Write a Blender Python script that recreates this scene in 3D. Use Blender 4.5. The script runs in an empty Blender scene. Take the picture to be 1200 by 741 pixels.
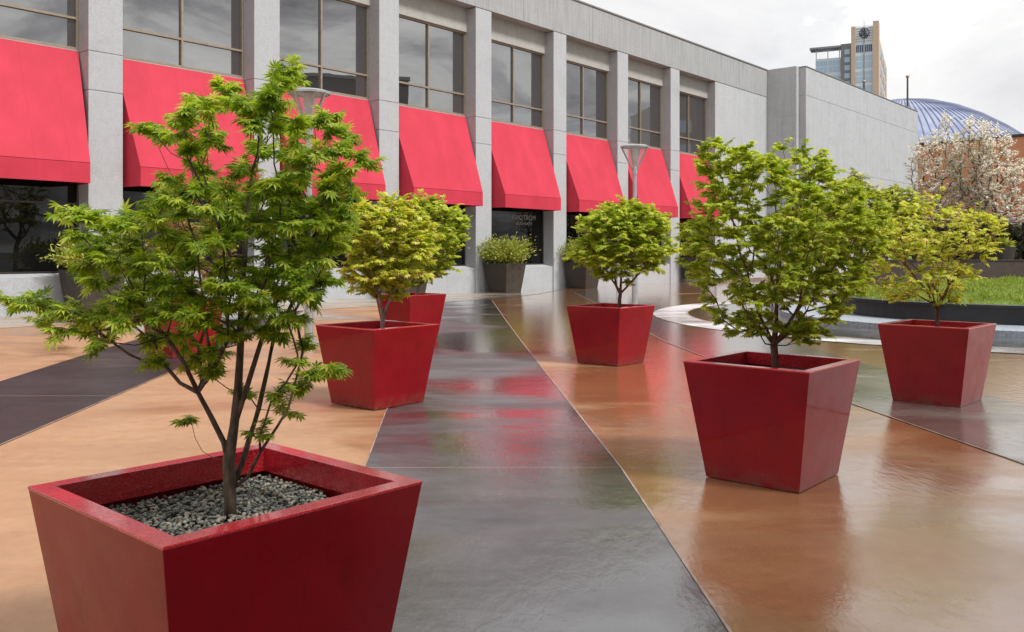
import bpy, math, random
import numpy as np
from mathutils import Vector, Matrix, noise
random.seed(7); RNG = np.random.default_rng(7)
PI = math.pi
scene = bpy.context.scene
COL = scene.collection
# ------------------------------------------------------------------ camera
F = 1053.0; HOR = 294.9; EYE = 1.55
cam_d = bpy.data.cameras.new('camera'); cam = bpy.data.objects.new('camera', cam_d); COL.objects.link(cam)
cam.location = (0, 0, EYE); cam.rotation_euler = (PI/2, 0, 0)
cam_d.sensor_width = 36; cam_d.lens = 36*F/1200; cam_d.shift_y = -(370.5-HOR)/1200
cam_d.clip_start = .05; cam_d.clip_end = 5000
scene.camera = cam
def W(px, py, Y):                      # a survey point: direction of sight and distance -> place
    return np.array([(px-600)/F*Y, Y, EYE+(HOR-py)/F*Y])
def G(px, py, z=0.0):
    Y = (EYE-z)*F/(py-HOR); return ((px-600)/F*Y, Y)

# ------------------------------------------------------------------ objects
def tag(o, label=None, cat=None, group=None, kind=None):
    if label: o['label'] = label
    if cat: o['category'] = cat
    if group: o['group'] = group
    if kind: o['kind'] = kind
    return o
def empty(name, loc=(0, 0, 0), rz=0):
    o = bpy.data.objects.new(name, None); COL.objects.link(o)
    o.location = loc; o.rotation_euler = (0, 0, rz); o.empty_display_size = .2
    return o
class MB:
    def __init__(s): s.v = []; s.f = []
    def add(s, vs, fs):
        n = len(s.v); s.v += [tuple(map(float, p)) for p in vs]; s.f += [tuple(n+i for i in f) for f in fs]; return s
    def box(s, x0, x1, y0, y1, z0, z1):
        vs = [(x, y, z) for z in (z0, z1) for y in (y0, y1) for x in (x0, x1)]
        return s.add(vs, [(0,2,3,1),(4,5,7,6),(0,1,5,4),(2,6,7,3),(0,4,6,2),(1,3,7,5)])
    def loft(s, rings, cap0=True, cap1=True, close=True):
        n = len(rings[0]); vs = [p for r in rings for p in r]; fs = []
        for k in range(len(rings)-1):
            for i in range(n if close else n-1):
                j = (i+1) % n; fs.append((k*n+i, k*n+j, (k+1)*n+j, (k+1)*n+i))
        if cap0: fs.append(tuple(range(n))[::-1])
        if cap1: fs.append(tuple((len(rings)-1)*n+i for i in range(n)))
        return s.add(vs, fs)
    def lathe(s, prof, n=24, c=(0, 0, 0), cap0=True, cap1=True):
        return s.loft([[(c[0]+r*math.cos(2*PI*i/n), c[1]+r*math.sin(2*PI*i/n), c[2]+z) for i in range(n)] for r, z in prof], cap0, cap1)
    def tube(s, pts, rad, n=6):
        pts = [Vector(p) for p in pts]; rings = []
        ref = Vector((.3, .2, 1)).normalized()
        for i, p in enumerate(pts):
            d = (pts[min(i+1, len(pts)-1)]-pts[max(i-1, 0)])
            if d.length < 1e-9: d = Vector((0, 0, 1))
            d.normalize()
            a = d.cross(ref)
            if a.length < .05: a = d.cross(Vector((1, 0, 0)))
            a.normalize(); b = d.cross(a)
            r = rad[i] if hasattr(rad, '__len__') else rad
            rings.append([tuple(p+(a*math.cos(2*PI*k/n)+b*math.sin(2*PI*k/n))*r) for k in range(n)])
        return s.loft(rings)
    def build(s, name, mat, parent=None, bevel=0, smooth=False, seg=2):
        me = bpy.data.meshes.new(name); me.from_pydata(s.v, [], s.f); me.validate(); me.update()
        me.materials.append(mat)
        if smooth:
            for p in me.polygons: p.use_smooth = True
        o = bpy.data.objects.new(name, me); COL.objects.link(o)
        if parent: o.parent = parent
        if bevel:
            m = o.modifiers.new('bevel', 'BEVEL'); m.width = bevel; m.segments = seg; m.limit_method = 'ANGLE'
            m.harden_normals = False
        return o
def npmesh(name, V, Fc, mat, parent=None):
    me = bpy.data.meshes.new(name)
    V = np.asarray(V, dtype=np.float32); Fc = np.asarray(Fc, dtype=np.int32)
    me.vertices.add(len(V)); me.vertices.foreach_set('co', V.ravel())
    k = Fc.shape[1]
    me.loops.add(Fc.size); me.loops.foreach_set('vertex_index', Fc.ravel())
    me.polygons.add(len(Fc)); me.polygons.foreach_set('loop_start', np.arange(len(Fc), dtype=np.int32)*k)
    me.update(calc_edges=True); me.validate()
    me.materials.append(mat)
    o = bpy.data.objects.new(name, me); COL.objects.link(o)
    if parent: o.parent = parent
    return o

# ------------------------------------------------------------------ materials
class NT:
    def __init__(s, name):
        s.m = bpy.data.materials.new(name); s.m.use_nodes = True; s.t = s.m.node_tree; s.t.nodes.clear()
        s.out = s.t.nodes.new('ShaderNodeOutputMaterial')
    def n(s, typ, **kw):
        nd = s.t.nodes.new(typ)
        for k, v in kw.items():
            if k.startswith('i_'):
                key = k[2:].replace('_', ' '); nd.inputs[key].default_value = v
            else: setattr(nd, k, v)
        return nd
    def l(s, a, b): s.t.links.new(a, b)
    def coord(s, scale=(1, 1, 1), world=False, kind='Object'):
        if world: src = s.n('ShaderNodeNewGeometry').outputs['Position']
        else: src = s.n('ShaderNodeTexCoord').outputs[kind]
        mp = s.n('ShaderNodeMapping'); mp.inputs['Scale'].default_value = scale; s.l(src, mp.inputs['Vector']); return mp.outputs[0]
    def noise(s, vec, scale, detail=4, rough=.55, dist=0):
        nd = s.n('ShaderNodeTexNoise'); nd.inputs['Scale'].default_value = scale; nd.inputs['Detail'].default_value = detail
        nd.inputs['Roughness'].default_value = rough; nd.inputs['Distortion'].default_value = dist; s.l(vec, nd.inputs['Vector']); return nd.outputs['Fac']
    def ramp(s, fac, stops):
        r = s.n('ShaderNodeValToRGB'); e = r.color_ramp.elements
        while len(e) < len(stops): e.new(.5)
        for el, (p, c) in zip(e, stops):
            el.position = p; el.color = (*c, 1) if hasattr(c, '__len__') else (c, c, c, 1)
        s.l(fac, r.inputs[0]); return r.outputs[0]
    def rng(s, fac, a, b, c, d):
        r = s.n('ShaderNodeMapRange'); s.l(fac, r.inputs[0])
        for i, v in enumerate((a, b, c, d)): r.inputs[1+i].default_value = v
        return r.outputs[0]
    def math(s, op, a, b=None):
        m = s.n('ShaderNodeMath', operation=op)
        for i, x in enumerate((a, b)):
            if x is None: continue
            if isinstance(x, (int, float)): m.inputs[i].default_value = x
            else: s.l(x, m.inputs[i])
        return m.outputs[0]
    def mix(s, fac, a, b, mode='MIX'):
        m = s.n('ShaderNodeMix', data_type='RGBA', blend_type=mode)
        for k, x in ((0, fac), (6, a), (7, b)):
            sock = m.inputs[k]
            if isinstance(x, (int, float)): sock.default_value = x if k == 0 else (x, x, x, 1)
            elif isinstance(x, tuple): sock.default_value = (*x, 1)
            else: s.l(x, sock)
        return m.outputs[2]
    def bump(s, h, strength=.3, dist=.01):
        b = s.n('ShaderNodeBump'); b.inputs['Strength'].default_value = strength; b.inputs['Distance'].default_value = dist
        s.l(h, b.inputs['Height']); return b.outputs[0]
    def pr(s, **kw):
        p = s.n('ShaderNodeBsdfPrincipled'); s.l(p.outputs[0], s.out.inputs[0])
        for k, v in kw.items():
            k = k.replace('_', ' ')
            if isinstance(v, (int, float)): p.inputs[k].default_value = v
            elif isinstance(v, tuple): p.inputs[k].default_value = (*v, 1) if len(v) == 3 else v
            else: s.l(v, p.inputs[k])
        return p

def simple(name, col, rough=.5, metal=0, var=.12, scale=8, **kw):
    t = NT(name); v = t.coord(); f = t.noise(v, scale)
    c = t.mix(t.rng(f, .3, .7, 0, 1), tuple(x*(1-var) for x in col), tuple(min(1, x*(1+var)) for x in col))
    t.pr(Base_Color=c, Roughness=t.rng(t.noise(v, scale*1.7), .3, .7, max(.02, rough*.85), min(1, rough*1.15)), Metallic=metal, **kw)
    return t.m
M = {}
def concrete(name, base, dark, streak=.5, pit=.6, grain=1.0):
    t = NT(name); v = t.coord(); g = t.noise(v, 26*grain, 5, .8); big = t.noise(v, .6, 5)
    st = t.noise(t.coord((9, 9, .35)), 1.0, 4, .6)
    c = t.mix(t.rng(g, .3, .72, 0, 1), dark, base)
    mot = t.noise(v, 7*grain, 6, .75, .3)
    c = t.mix(t.rng(mot, .42, .66, 0, .55), c, tuple(x*.62 for x in base))
    c = t.mix(t.math('MULTIPLY', t.rng(st, .42, .70, 0, 1), streak), c, tuple(x*.5 for x in base))
    blot = t.noise(t.coord((.5, .5, .9)), 1.1, 6, .6, .6)
    c = t.mix(t.rng(blot, .52, .72, 0, .35), c, tuple(x*.5 for x in base))
    c = t.mix(t.rng(big, .3, .7, 0, .35), c, tuple(x*.72 for x in base))
    vor = t.n('ShaderNodeTexVoronoi'); vor.inputs['Scale'].default_value = 9; t.l(v, vor.inputs['Vector'])
    pits = t.math('MULTIPLY', t.rng(vor.outputs['Distance'], .05, .1, 1, 0), t.rng(t.noise(v, 3), .5, .6, 0, 1))
    c = t.mix(t.math('MULTIPLY', pits, pit), c, (.06, .06, .06))
    h = t.math('SUBTRACT', g, pits)
    t.pr(Base_Color=c, Roughness=.88, Normal=t.bump(h, .6, .02))
    return t.m
M['concrete'] = concrete('concrete', (.54, .555, .575), (.32, .33, .35), .15, .95)
M['fascia'] = concrete('board_marked_concrete', (.45, .455, .46), (.32, .325, .33), .85, .2)
M['panel'] = concrete('beige_concrete', (.48, .47, .435), (.33, .32, .30), .15, .2, .7)
M['plain_wall'] = concrete('smooth_concrete', (.53, .545, .56), (.42, .43, .445), .4, .2)

def awning_mat():
    t = NT('red_canvas'); v = t.coord(); sv = t.coord((1.15, 0, 0))
    w = t.n('ShaderNodeTexWave', wave_type='BANDS', bands_direction='X'); w.inputs['Scale'].default_value = .33; t.l(sv, w.inputs['Vector'])
    seam = t.rng(w.outputs['Fac'], .0, .004, 1, 0)
    f = t.noise(t.coord((1, 1, .5)), 1.3, 4)
    c = t.mix(t.rng(f, .3, .7, 0, 1), (.46, .021, .046), (.56, .032, .065))
    c = t.mix(t.math('MULTIPLY', seam, .22), c, (.35, .01, .02))
    dirt = t.noise(t.coord((5, 1, .5)), 2.2, 5, .6)
    c = t.mix(t.rng(dirt, .55, .8, 0, .3), c, (.42, .03, .045))
    weave = t.noise(t.coord((.8, .8, .5)), 2.6, 3, .5)
    p = t.pr(Base_Color=c, Roughness=.78, Normal=t.bump(weave, .35, .06))
    tr = t.n('ShaderNodeBsdfTranslucent'); t.l(c, tr.inputs[0]); mx = t.n('ShaderNodeMixShader'); mx.inputs[0].default_value = .06
    t.l(p.outputs[0], mx.inputs[1]); t.l(tr.outputs[0], mx.inputs[2]); t.l(mx.outputs[0], t.out.inputs[0])
    return t.m
M['awning'] = awning_mat()

def red_paint():
    t = NT('red_lacquer'); v = t.coord(); info = t.n('ShaderNodeObjectInfo')
    big = t.noise(v, 2.2, 4, .6); sp = t.noise(v, 60, 3, .7)
    c = t.mix(t.rng(big, .3, .7, 0, 1), (.21, .002, .007), (.28, .004, .010))
    vert = t.noise(t.coord((7, 7, .6)), 1, 3)
    c = t.mix(t.rng(vert, .5, .72, 0, .35), c, (.17, .006, .008))
    r = t.rng(t.noise(v, 5, 5), .3, .7, .22, .42)
    vor = t.n('ShaderNodeTexVoronoi'); vor.inputs['Scale'].default_value = 14; t.l(v, vor.inputs['Vector'])
    chip = t.math('MULTIPLY', t.rng(vor.outputs['Distance'], .03, .05, 1, 0), t.rng(t.noise(v, 1.7), .56, .6, 0, 1))
    c = t.mix(t.math('MULTIPLY', chip, .6), c, (.55, .3, .28))
    sz = t.n('ShaderNodeSeparateXYZ'); t.l(v, sz.inputs[0])
    low = t.math('MULTIPLY', t.rng(sz.outputs[2], 0, .13, 1, 0), t.rng(t.noise(v, 11, 5, .7), .38, .65, 0, .75))
    c = t.mix(low, c, (.15, .075, .05))
    drip = t.noise(t.coord((16, 16, .5)), 1.3, 4, .6)
    c = t.mix(t.rng(drip, .58, .74, 0, .4), c, (.11, .004, .006))
    t.pr(Base_Color=c, Roughness=r, Specular_IOR_Level=.08, Coat_Weight=.5, Coat_IOR=1.45, Coat_Roughness=t.rng(big, .3, .7, .04, .14), Normal=t.bump(t.noise(v, 9, 3), .05, .02))
    return t.m
M['red'] = red_paint()
def red_rim():
    t = NT('wet_red_lacquer'); v = t.coord()
    sp = t.noise(v, 120, 2, .6)
    c = t.mix(t.rng(t.noise(v, 14, 4), .35, .65, 0, 1), (.50, .005, .015), (.62, .014, .028))
    t.pr(Base_Color=c, Roughness=t.rng(sp, .4, .6, .15, .45), Coat_Weight=1, Coat_Roughness=.1, Normal=t.bump(t.rng(sp, .5, .62, 0, 1), .6, .004))
    return t.m
M['rim'] = red_rim()

def paving(name, c1, c2, wet=.5, wetspread=.5, dark=.55, tint=None, mot=.7, aggregate=0, joint=True, joff=.11):
    """stained concrete with a film of water; joints are saw cuts every 3.2 m"""
    t = NT(name); v = t.coord(world=True); vs = t.coord((.5, 1.0, 1), world=True)
    a = t.noise(v, .8, 6, .6, .4); b = t.noise(v, 9, 5, .65); g = t.noise(v, 140, 3, .6)
    c = t.mix(t.rng(a, .3, .7, 0, 1), c1, c2)
    c = t.mix(t.rng(b, .35, .75, 0, .45), c, tuple(x*.72 for x in c1))
    c = t.mix(t.rng(g, .5, .75, 0, .25 if not aggregate else .7), c, tuple(x*(.6 if not aggregate else .4) for x in c1))
    wn = t.noise(vs, .45, 5, .55, .5)
    sx = t.n('ShaderNodeSeparateXYZ'); t.l(v, sx.inputs[0])
    # it drains to the left: the right of the plaza and its far side hold the water
    slope = t.math('ADD', t.rng(sx.outputs[0], -3, 1.5, -.17, .12), t.rng(sx.outputs[1], 6, 16, 0, .12))
    wn = t.math('ADD', wn, slope)
    wm = t.rng(wn, .62-wetspread*.35, .60, 0, 1)
    c = t.mix(wm, c, t.mix(1.0, c, tint or (dark,)*3, 'MULTIPLY'))
    mott = t.noise(t.coord((.55, 1.5, 1), world=True), 1.15, 6, .62, .8)
    c = t.mix(t.rng(mott, .44, .62, 0, mot), c, t.mix(1.0, c, (.55, .52, .52), 'MULTIPLY'))
    rough = t.math('ADD', t.rng(wm, 0, 1, .52, .20), t.rng(t.noise(v, 3, 4), .3, .7, -.05, .06))
    hn = t.math('ADD', t.math('MULTIPLY', g, .25), t.math('MULTIPLY', b, .6))
    h = t.bump(hn, .22, .004)
    if joint:
        for period, off in ((3.2, joff),):
            md = t.math('MODULO', t.math('ADD', sx.outputs[1], 32-off), period)
            ln = t.math('ADD', t.rng(md, 0, .012, 1, 0), t.rng(md, period-.012, period, 0, 1))
            c = t.mix(t.math('MULTIPLY', ln, .55), c, (.42, .34, .3))
    ripple = t.noise(t.coord((2.2, 1.0, 1), world=True), 5.5, 4, .6)
    fine = t.noise(t.coord((6, 1.5, 1), world=True), 7, 5, .7)
    cn = t.bump(t.math('ADD', ripple, t.math('MULTIPLY', fine, .35)), .36, .010)
    t.pr(Base_Color=c, Roughness=rough, Normal=h, Coat_Weight=t.rng(wm, 0, 1, .12, wet*2 if wet < .5 else 1), Coat_Roughness=t.rng(t.math('ADD', wm, t.rng(mott, .35, .65, -.3, .3)), 0, 1, .26, .05),
         Coat_IOR=1.9, Coat_Normal=cn)
    return t.m
M['orange'] = paving('orange_stained_concrete', (.39, .215, .115), (.48, .280, .158), mot=.22, tint=(.84, .71, .56), joff=6.43)
M['greyband'] = paving('grey_stained_concrete', (.085, .080, .086), (.15, .142, .152), dark=.7, joff=6.43)
M['ring'] = paving('pale_granite_paving', (.62, .62, .62), (.72, .72, .72), dark=.9, wetspread=-.6, aggregate=0, joint=False)
M['greylight'] = paving('light_grey_stained_concrete', (.22, .185, .16), (.32, .28, .25), dark=.7, joff=6.43)
M['bandleft'] = paving('charcoal_stained_concrete', (.016, .014, .016), (.034, .029, .032), dark=.7, joff=6.43)
M['apron'] = paving('exposed_aggregate', (.42, .34, .27), (.50, .42, .34), dark=.75, aggregate=1, joint=False)
M['darkwet'] = paving('dark_wet_paving', (.06, .062, .066), (.10, .10, .105), dark=.8, joint=False)
M['kerb'] = simple('granite_kerb', (.30, .33, .37), .5, var=.3, scale=20)
M['black'] = simple('black_granite', (.012, .013, .015), .35, var=.3)
M['asphalt'] = simple('asphalt', (.05, .05, .05), .6, var=.3, scale=2)

def glass(name, col, ior, rough=.01):
    t = NT(name); v = t.coord(); 
    t.pr(Base_Color=col, Roughness=rough, IOR=ior, Normal=t.bump(t.noise(v, .55, 2), .05, .05))
    return t.m
M['glass'] = glass('tinted_glass', (.03, .029, .029), 3.4)
M['glasslow'] = glass('dark_glass', (.006, .006, .006), 1.42)
M['bronze'] = simple('bronze_frame', (.30, .25, .19), .45, .3)
M['bronzedark'] = simple('dark_bronze_frame', (.05, .042, .038), .4, .4)
M['steel'] = simple('grey_painted_steel', (.42, .43, .44), .35, .5)
M['potdark'] = simple('brown_weathered_steel', (.045, .034, .025), .55, .0, .25, 5)
M['soil'] = simple('wet_soil', (.02, .014, .01), .9, var=.5, scale=40)
M['coping'] = simple('metal_coping', (.22, .215, .21), .5, .3)
M['white'] = simple('grey_letters', (.34, .34, .34), .6)
def lampglass():
    t = NT('frosted_lamp_glass')
    p = t.pr(Base_Color=(.8, .8, .8), Roughness=.15, Transmission_Weight=0.0, Alpha=.25)
    return t.m
M['lampglass'] = lampglass()
def bark(name, a, b):
    t = NT(name); v = t.coord((6, 6, 1.2)); f = t.noise(v, 12, 5, .65); g = t.noise(t.coord(), 25, 3)
    c = t.mix(t.rng(f, .35, .65, 0, 1), a, b); t.pr(Base_Color=c, Roughness=.85, Normal=t.bump(f, .6, .004)); return t.m
M['bark'] = bark('maple_bark', (.07, .048, .034), (.20, .15, .105))
M['bark_red'] = bark('red_brown_bark', (.10, .035, .022), (.20, .10, .07))
M['bark_pale'] = bark('pale_bark', (.16, .09, .07), (.42, .34, .29))
def leaf(name, stops, trans=.4, rough=.5, tint=(1.0, 1.05, .45)):
    t = NT(name); g = t.n('ShaderNodeNewGeometry'); r = t.ramp(g.outputs['Random Per Island'], stops)
    p = t.n('ShaderNodeBsdfPrincipled'); t.l(r, p.inputs['Base Color']); p.inputs['Roughness'].default_value = rough
    tr = t.n('ShaderNodeBsdfTranslucent'); 
    t.l(t.mix(1.0, r, tint, 'MULTIPLY'), tr.inputs[0])
    mx = t.n('ShaderNodeMixShader'); mx.inputs[0].default_value = trans
    t.l(p.outputs[0], mx.inputs[1]); t.l(tr.outputs[0], mx.inputs[2]); t.l(mx.outputs[0], t.out.inputs[0]); return t.m
M['leaf_green'] = leaf('maple_leaf_green', [(0, (.14, .25, .025)), (.35, (.30, .43, .035)), (.7, (.52, .64, .06)), (1, (.74, .76, .13))], .52)
M['leaf_lime'] = leaf('maple_leaf_lime', [(0, (.24, .35, .03)), (.35, (.47, .57, .045)), (.8, (.68, .72, .10)), (1, (.80, .72, .22))], .5)
M['leaf_yellow'] = leaf('maple_leaf_yellow', [(0, (.36, .42, .04)), (.35, (.62, .68, .07)), (.75, (.80, .78, .16)), (1, (.84, .62, .28))], .5)
M['leaf_pink'] = leaf('maple_leaf_pink', [(0, (.25, .30, .05)), (.5, (.42, .38, .08)), (.75, (.55, .30, .18)), (1, (.60, .15, .15))], .42)
M['leaf_dark'] = leaf('dark_foliage', [(0, (.16, .22, .025)), (.5, (.42, .46, .06)), (1, (.66, .62, .14))], .35)
M['leaf_shrub'] = leaf('shrub_foliage', [(0, (.15, .20, .025)), (.5, (.36, .42, .05)), (1, (.56, .52, .10))], .35)
M['leaf_hedge'] = leaf('hedge_foliage', [(0, (.02, .022, .012)), (.6, (.045, .045, .022)), (1, (.10, .08, .04))], .2)
M['blossom'] = leaf('white_blossom', [(0, (.78, .72, .62)), (.5, (.90, .87, .80)), (.85, (.92, .91, .86)), (1, (.80, .62, .54))], .5, tint=(1, .99, .92))
M['grass'] = leaf('lawn_grass', [(0, (.16, .24, .03)), (.5, (.32, .42, .06)), (1, (.50, .52, .13))], .35)
def turf():
    t = NT('turf_soil'); f = t.noise(t.coord(), 6, 5); t.pr(Base_Color=t.mix(f, (.10, .16, .025), (.20, .27, .05)), Roughness=.9); return t.m
M['turf'] = turf()
def pebble():
    t = NT('river_pebble'); g = t.n('ShaderNodeNewGeometry')
    c = t.ramp(g.outputs['Random Per Island'], [(0, (.05, .055, .052)), (.3, (.16, .17, .145)), (.55, (.27, .28, .23)), (.8, (.38, .36, .29)), (.93, (.52, .47, .38)), (1, (.28, .16, .09))])
    c = t.mix(t.rng(t.noise(t.coord(), 90, 4), .35, .7, 0, .5), c, (.06, .06, .055))
    t.pr(Base_Color=c, Roughness=.42); return t.m
M['pebble'] = pebble()

# ------------------------------------------------------------------ world and sun
SUN_AZ = math.atan2(.80, -.60)      # heading of the sun from +Y, clockwise: behind and right of the camera
SUN_EL = math.radians(54)
w = bpy.data.worlds.new('World'); scene.world = w; w.use_nodes = True
nt = w.node_tree; nt.nodes.clear()
wo = nt.nodes.new('ShaderNodeOutputWorld'); bg = nt.nodes.new('ShaderNodeBackground'); bg.inputs[1].default_value = .13
sky = nt.nodes.new('ShaderNodeTexSky'); sky.sky_type = 'NISHITA'; sky.sun_disc = False
sky.sun_elevation = SUN_EL; sky.sun_rotation = SUN_AZ
tc = nt.nodes.new('ShaderNodeTexCoord'); sp = nt.nodes.new('ShaderNodeSeparateXYZ'); nt.links.new(tc.outputs['Generated'], sp.inputs[0])
def wm(op, a, b=None):
    m = nt.nodes.new('ShaderNodeMath'); m.operation = op
    for i, x in enumerate((a, b)):
        if x is None: continue
        if isinstance(x, (int, float)): m.inputs[i].default_value = x
        else: nt.links.new(x, m.inputs[i])
    return m.outputs[0]
zz = wm('ADD', wm('MAXIMUM', sp.outputs[2], 0.0), .22)
cx = nt.nodes.new('ShaderNodeCombineXYZ'); nt.links.new(wm('DIVIDE', sp.outputs[0], zz), cx.inputs[0]); nt.links.new(wm('DIVIDE', sp.outputs[1], zz), cx.inputs[1])
def wnoise(scale, detail, rough, dist, loc):
    mp = nt.nodes.new('ShaderNodeMapping'); mp.inputs['Location'].default_value = loc; nt.links.new(cx.outputs[0], mp.inputs[0])
    n = nt.nodes.new('ShaderNodeTexNoise'); n.inputs['Scale'].default_value = scale; n.inputs['Detail'].default_value = detail
    n.inputs['Roughness'].default_value = rough; n.inputs['Distortion'].default_value = dist; nt.links.new(mp.outputs[0], n.inputs['Vector']); return n.outputs['Fac']
def wramp(f, stops):
    r = nt.nodes.new('ShaderNodeValToRGB'); e = r.color_ramp.elements
    while len(e) < len(stops): e.new(.5)
    for el, (p, c) in zip(e, stops): el.position = p; el.color = (*c, 1)
    nt.links.new(f, r.inputs[0]); return r.outputs[0]
cn1 = wnoise(.9, 7, .58, .5, (3.1, 1.7, 0)); cn2 = wnoise(1.7, 8, .6, .6, (1.3, 7.7, 0))
pale = wramp(cn1, [(.32, (.56, .56, .575)), (.44, (.67, .67, .68)), (.54, (.74, .74, .735)), (.57, (.88, .88, .87)), (.64, (1.0, 1.0, .99))])
heavy = wramp(cn2, [(.34, (.26, .26, .28)), (.46, (.50, .50, .52)), (.54, (.80, .80, .80)), (.66, (1, .995, .985))])
mr = nt.nodes.new('ShaderNodeMapRange'); nt.links.new(sp.outputs[0], mr.inputs[0]); mr.inputs[1].default_value = .62; mr.inputs[2].default_value = .86
mxc = nt.nodes.new('ShaderNodeMix'); mxc.data_type = 'RGBA'; nt.links.new(mr.outputs[0], mxc.inputs[0]); nt.links.new(pale, mxc.inputs[6]); nt.links.new(heavy, mxc.inputs[7]); cl1 = mxc.outputs[2]
cover = wramp(wnoise(1.3, 6, .55, .3, (9.2, 4.4, 0)), [(.22, (.72,)*3), (.40, (1,)*3)])
sc = nt.nodes.new('ShaderNodeVectorMath'); sc.operation = 'SCALE'; nt.links.new(cl1, sc.inputs[0]); sc.inputs['Scale'].default_value = 9.4
mx = nt.nodes.new('ShaderNodeMix'); mx.data_type = 'RGBA'
nt.links.new(cover, mx.inputs[0]); nt.links.new(sky.outputs[0], mx.inputs[6]); nt.links.new(sc.outputs[0], mx.inputs[7])
nt.links.new(mx.outputs[2], bg.inputs[0]); nt.links.new(bg.outputs[0], wo.inputs[0])
sl = bpy.data.lights.new('sun', 'SUN'); sl.energy = 3.9; sl.angle = math.radians(10); sl.color = (1, .975, .94)
so = bpy.data.objects.new('sun', sl); COL.objects.link(so); so.location = (20, -20, 40)
sd = Vector((math.sin(SUN_AZ)*math.cos(SUN_EL), math.cos(SUN_AZ)*math.cos(SUN_EL), math.sin(SUN_EL)))
so.rotation_euler = sd.to_track_quat('Z', 'Y').to_euler()
scene.view_settings.view_transform = 'Standard'; scene.view_settings.look = 'None'
scene.view_settings.exposure = .12; scene.view_settings.gamma = 1; scene.view_settings.use_curve_mapping = False

# ------------------------------------------------------------------ ground
def sheet(name, pts, z, mat, cuts=0):
    mb = MB(); mb.add([(x, y, z) for x, y in pts], [tuple(range(len(pts)))])
    o = mb.build(name, mat); tag(o, kind='structure'); return o
sheet('ground', [(-1500, -800), (1500, -800), (1500, 2500), (-1500, 2500)], -.012, M['asphalt'])
sheet('plaza_paving', [(-45, -14), (34, -14), (34, 62), (-45, 62)], 0, M['orange'])
bandA = [(-.82, -2), (-1.0, 4.5), (-1.06, 6.5), (-1.22, 8.7), (-1.62, 18), (-2.09, 28.6), (-.64, 28.6), (-.2, 21.2), (.16, 15.5), (.5, 10.5), (.78, 6.4), (.886, 3.66), (1.0, -2)]
sheet('dark_paving_band', bandA[::-1], .004, M['greyband'])
bandB = [(-3.3, -2), (-4.09, 7.18), (-4.34, 10.9), (-4.8, 17.5), (-5.5, 24), (-7.4, 22), (-6.6, 15.8), (-6.47, 14.05), (-6.1, 10.7), (-5.2, 3), (-4.8, -2)]
sheet('dark_paving_band', bandB, .004, M['bandleft'])
bandC = [(4.3, -2), (3.95, 3), (3.72, 6.6), (3.45, 9.2), (2.95, 12), (2.62, 15.4), (2.5, 28), (2.34, 34), (4.0, 40), (4.1, 29), (4.3, 25.9), (4.75, 15.2), (4.9, 11.65), (5.15, 9.1), (5.5, 6), (6.2, 1), (6.5, -2)]
sheet('dark_paving_band', bandC[::-1], .004, M['greylight'])
# edging strips of the middle band
def strip(pts, wd, z, mat, name):
    mb = MB()
    for a, b in zip(pts[:-1], pts[1:]):
        a = Vector((*a, z)); b = Vector((*b, z)); d = (b-a).normalized(); n = Vector((-d.y, d.x, 0))*wd/2
        mb.add([a-n, b-n, b+n, a+n], [(0, 1, 2, 3)])
    o = mb.build(name, mat); tag(o, kind='structure')
M['edge'] = simple('worn_edge', (.34, .24, .19), .45, var=.4, scale=5)
strip(bandA[6:], .014, .008, M['edge'], 'paving_edge'); strip(bandA[:6], .010, .008, M['edge'], 'paving_edge')
strip(bandB[:5], .014, .008, M['edge'], 'paving_edge'); strip(bandC[:8], .014, .008, M['edge'], 'paving_edge')
CX, CY = 12.0, 21.0
def annulus(name, r0, r1, z, mat, n=96):
    mb = MB()
    vs = [(CX+r*math.cos(2*PI*i/n), CY+r*math.sin(2*PI*i/n), z) for r in (r0, r1) for i in range(n)]
    mb.add(vs, [(i, n+i, n+(i+1) % n, (i+1) % n) for i in range(n)]); o = mb.build(name, mat); tag(o, kind='structure'); return o
annulus('dark_ring_paving', 5.4, 7.79, .008, M['darkwet']); annulus('pale_ring_paving', 7.79, 8.6, .010, M['ring'])
annulus('dark_ring_edge', 7.74, 7.79, .013, M['edge'])
mb = MB(); mb.lathe([(5.5, -.01), (5.5, .105), (5.46, .12), (4.3, .125)], 96, (CX, CY, 0), False, False)
tag(mb.build('granite_step', M['kerb']), kind='structure')
# apron of exposed aggregate against the building
d = Vector((.641, .767)); nin = Vector((-.767, .641)); P0 = Vector((-17.56, 14.68))
def fac(s, t=0): p = P0+d*s+nin*t; return (p.x, p.y)
mb = MB(); ap = [(-22, 6.5), (-16, 12.6), (-10.3, 18.1), (-6, 22.9), (-2, 27.6), (-.6, 29.1), (.9, 32.5), (2.2, 37.2)]
mb.add([(x, y, .006) for x, y in ap]+[(*fac(s, .1), .006) for s in (33, 20, 0, -13)], [tuple(range(len(ap)+4))])
tag(mb.build('aggregate_paving', M['apron']), kind='structure')
mb = MB(); q0, q1 = fac(41, -2.2), fac(41, .05); q2, q3 = fac(54, .05), fac(54, -2.2)
mb.loft([[(*q, z) for q in (q0, q3, q2, q1)] for z in (0, .16)]); tag(mb.build('entrance_step', M['apron'], bevel=.01), kind='structure')

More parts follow.
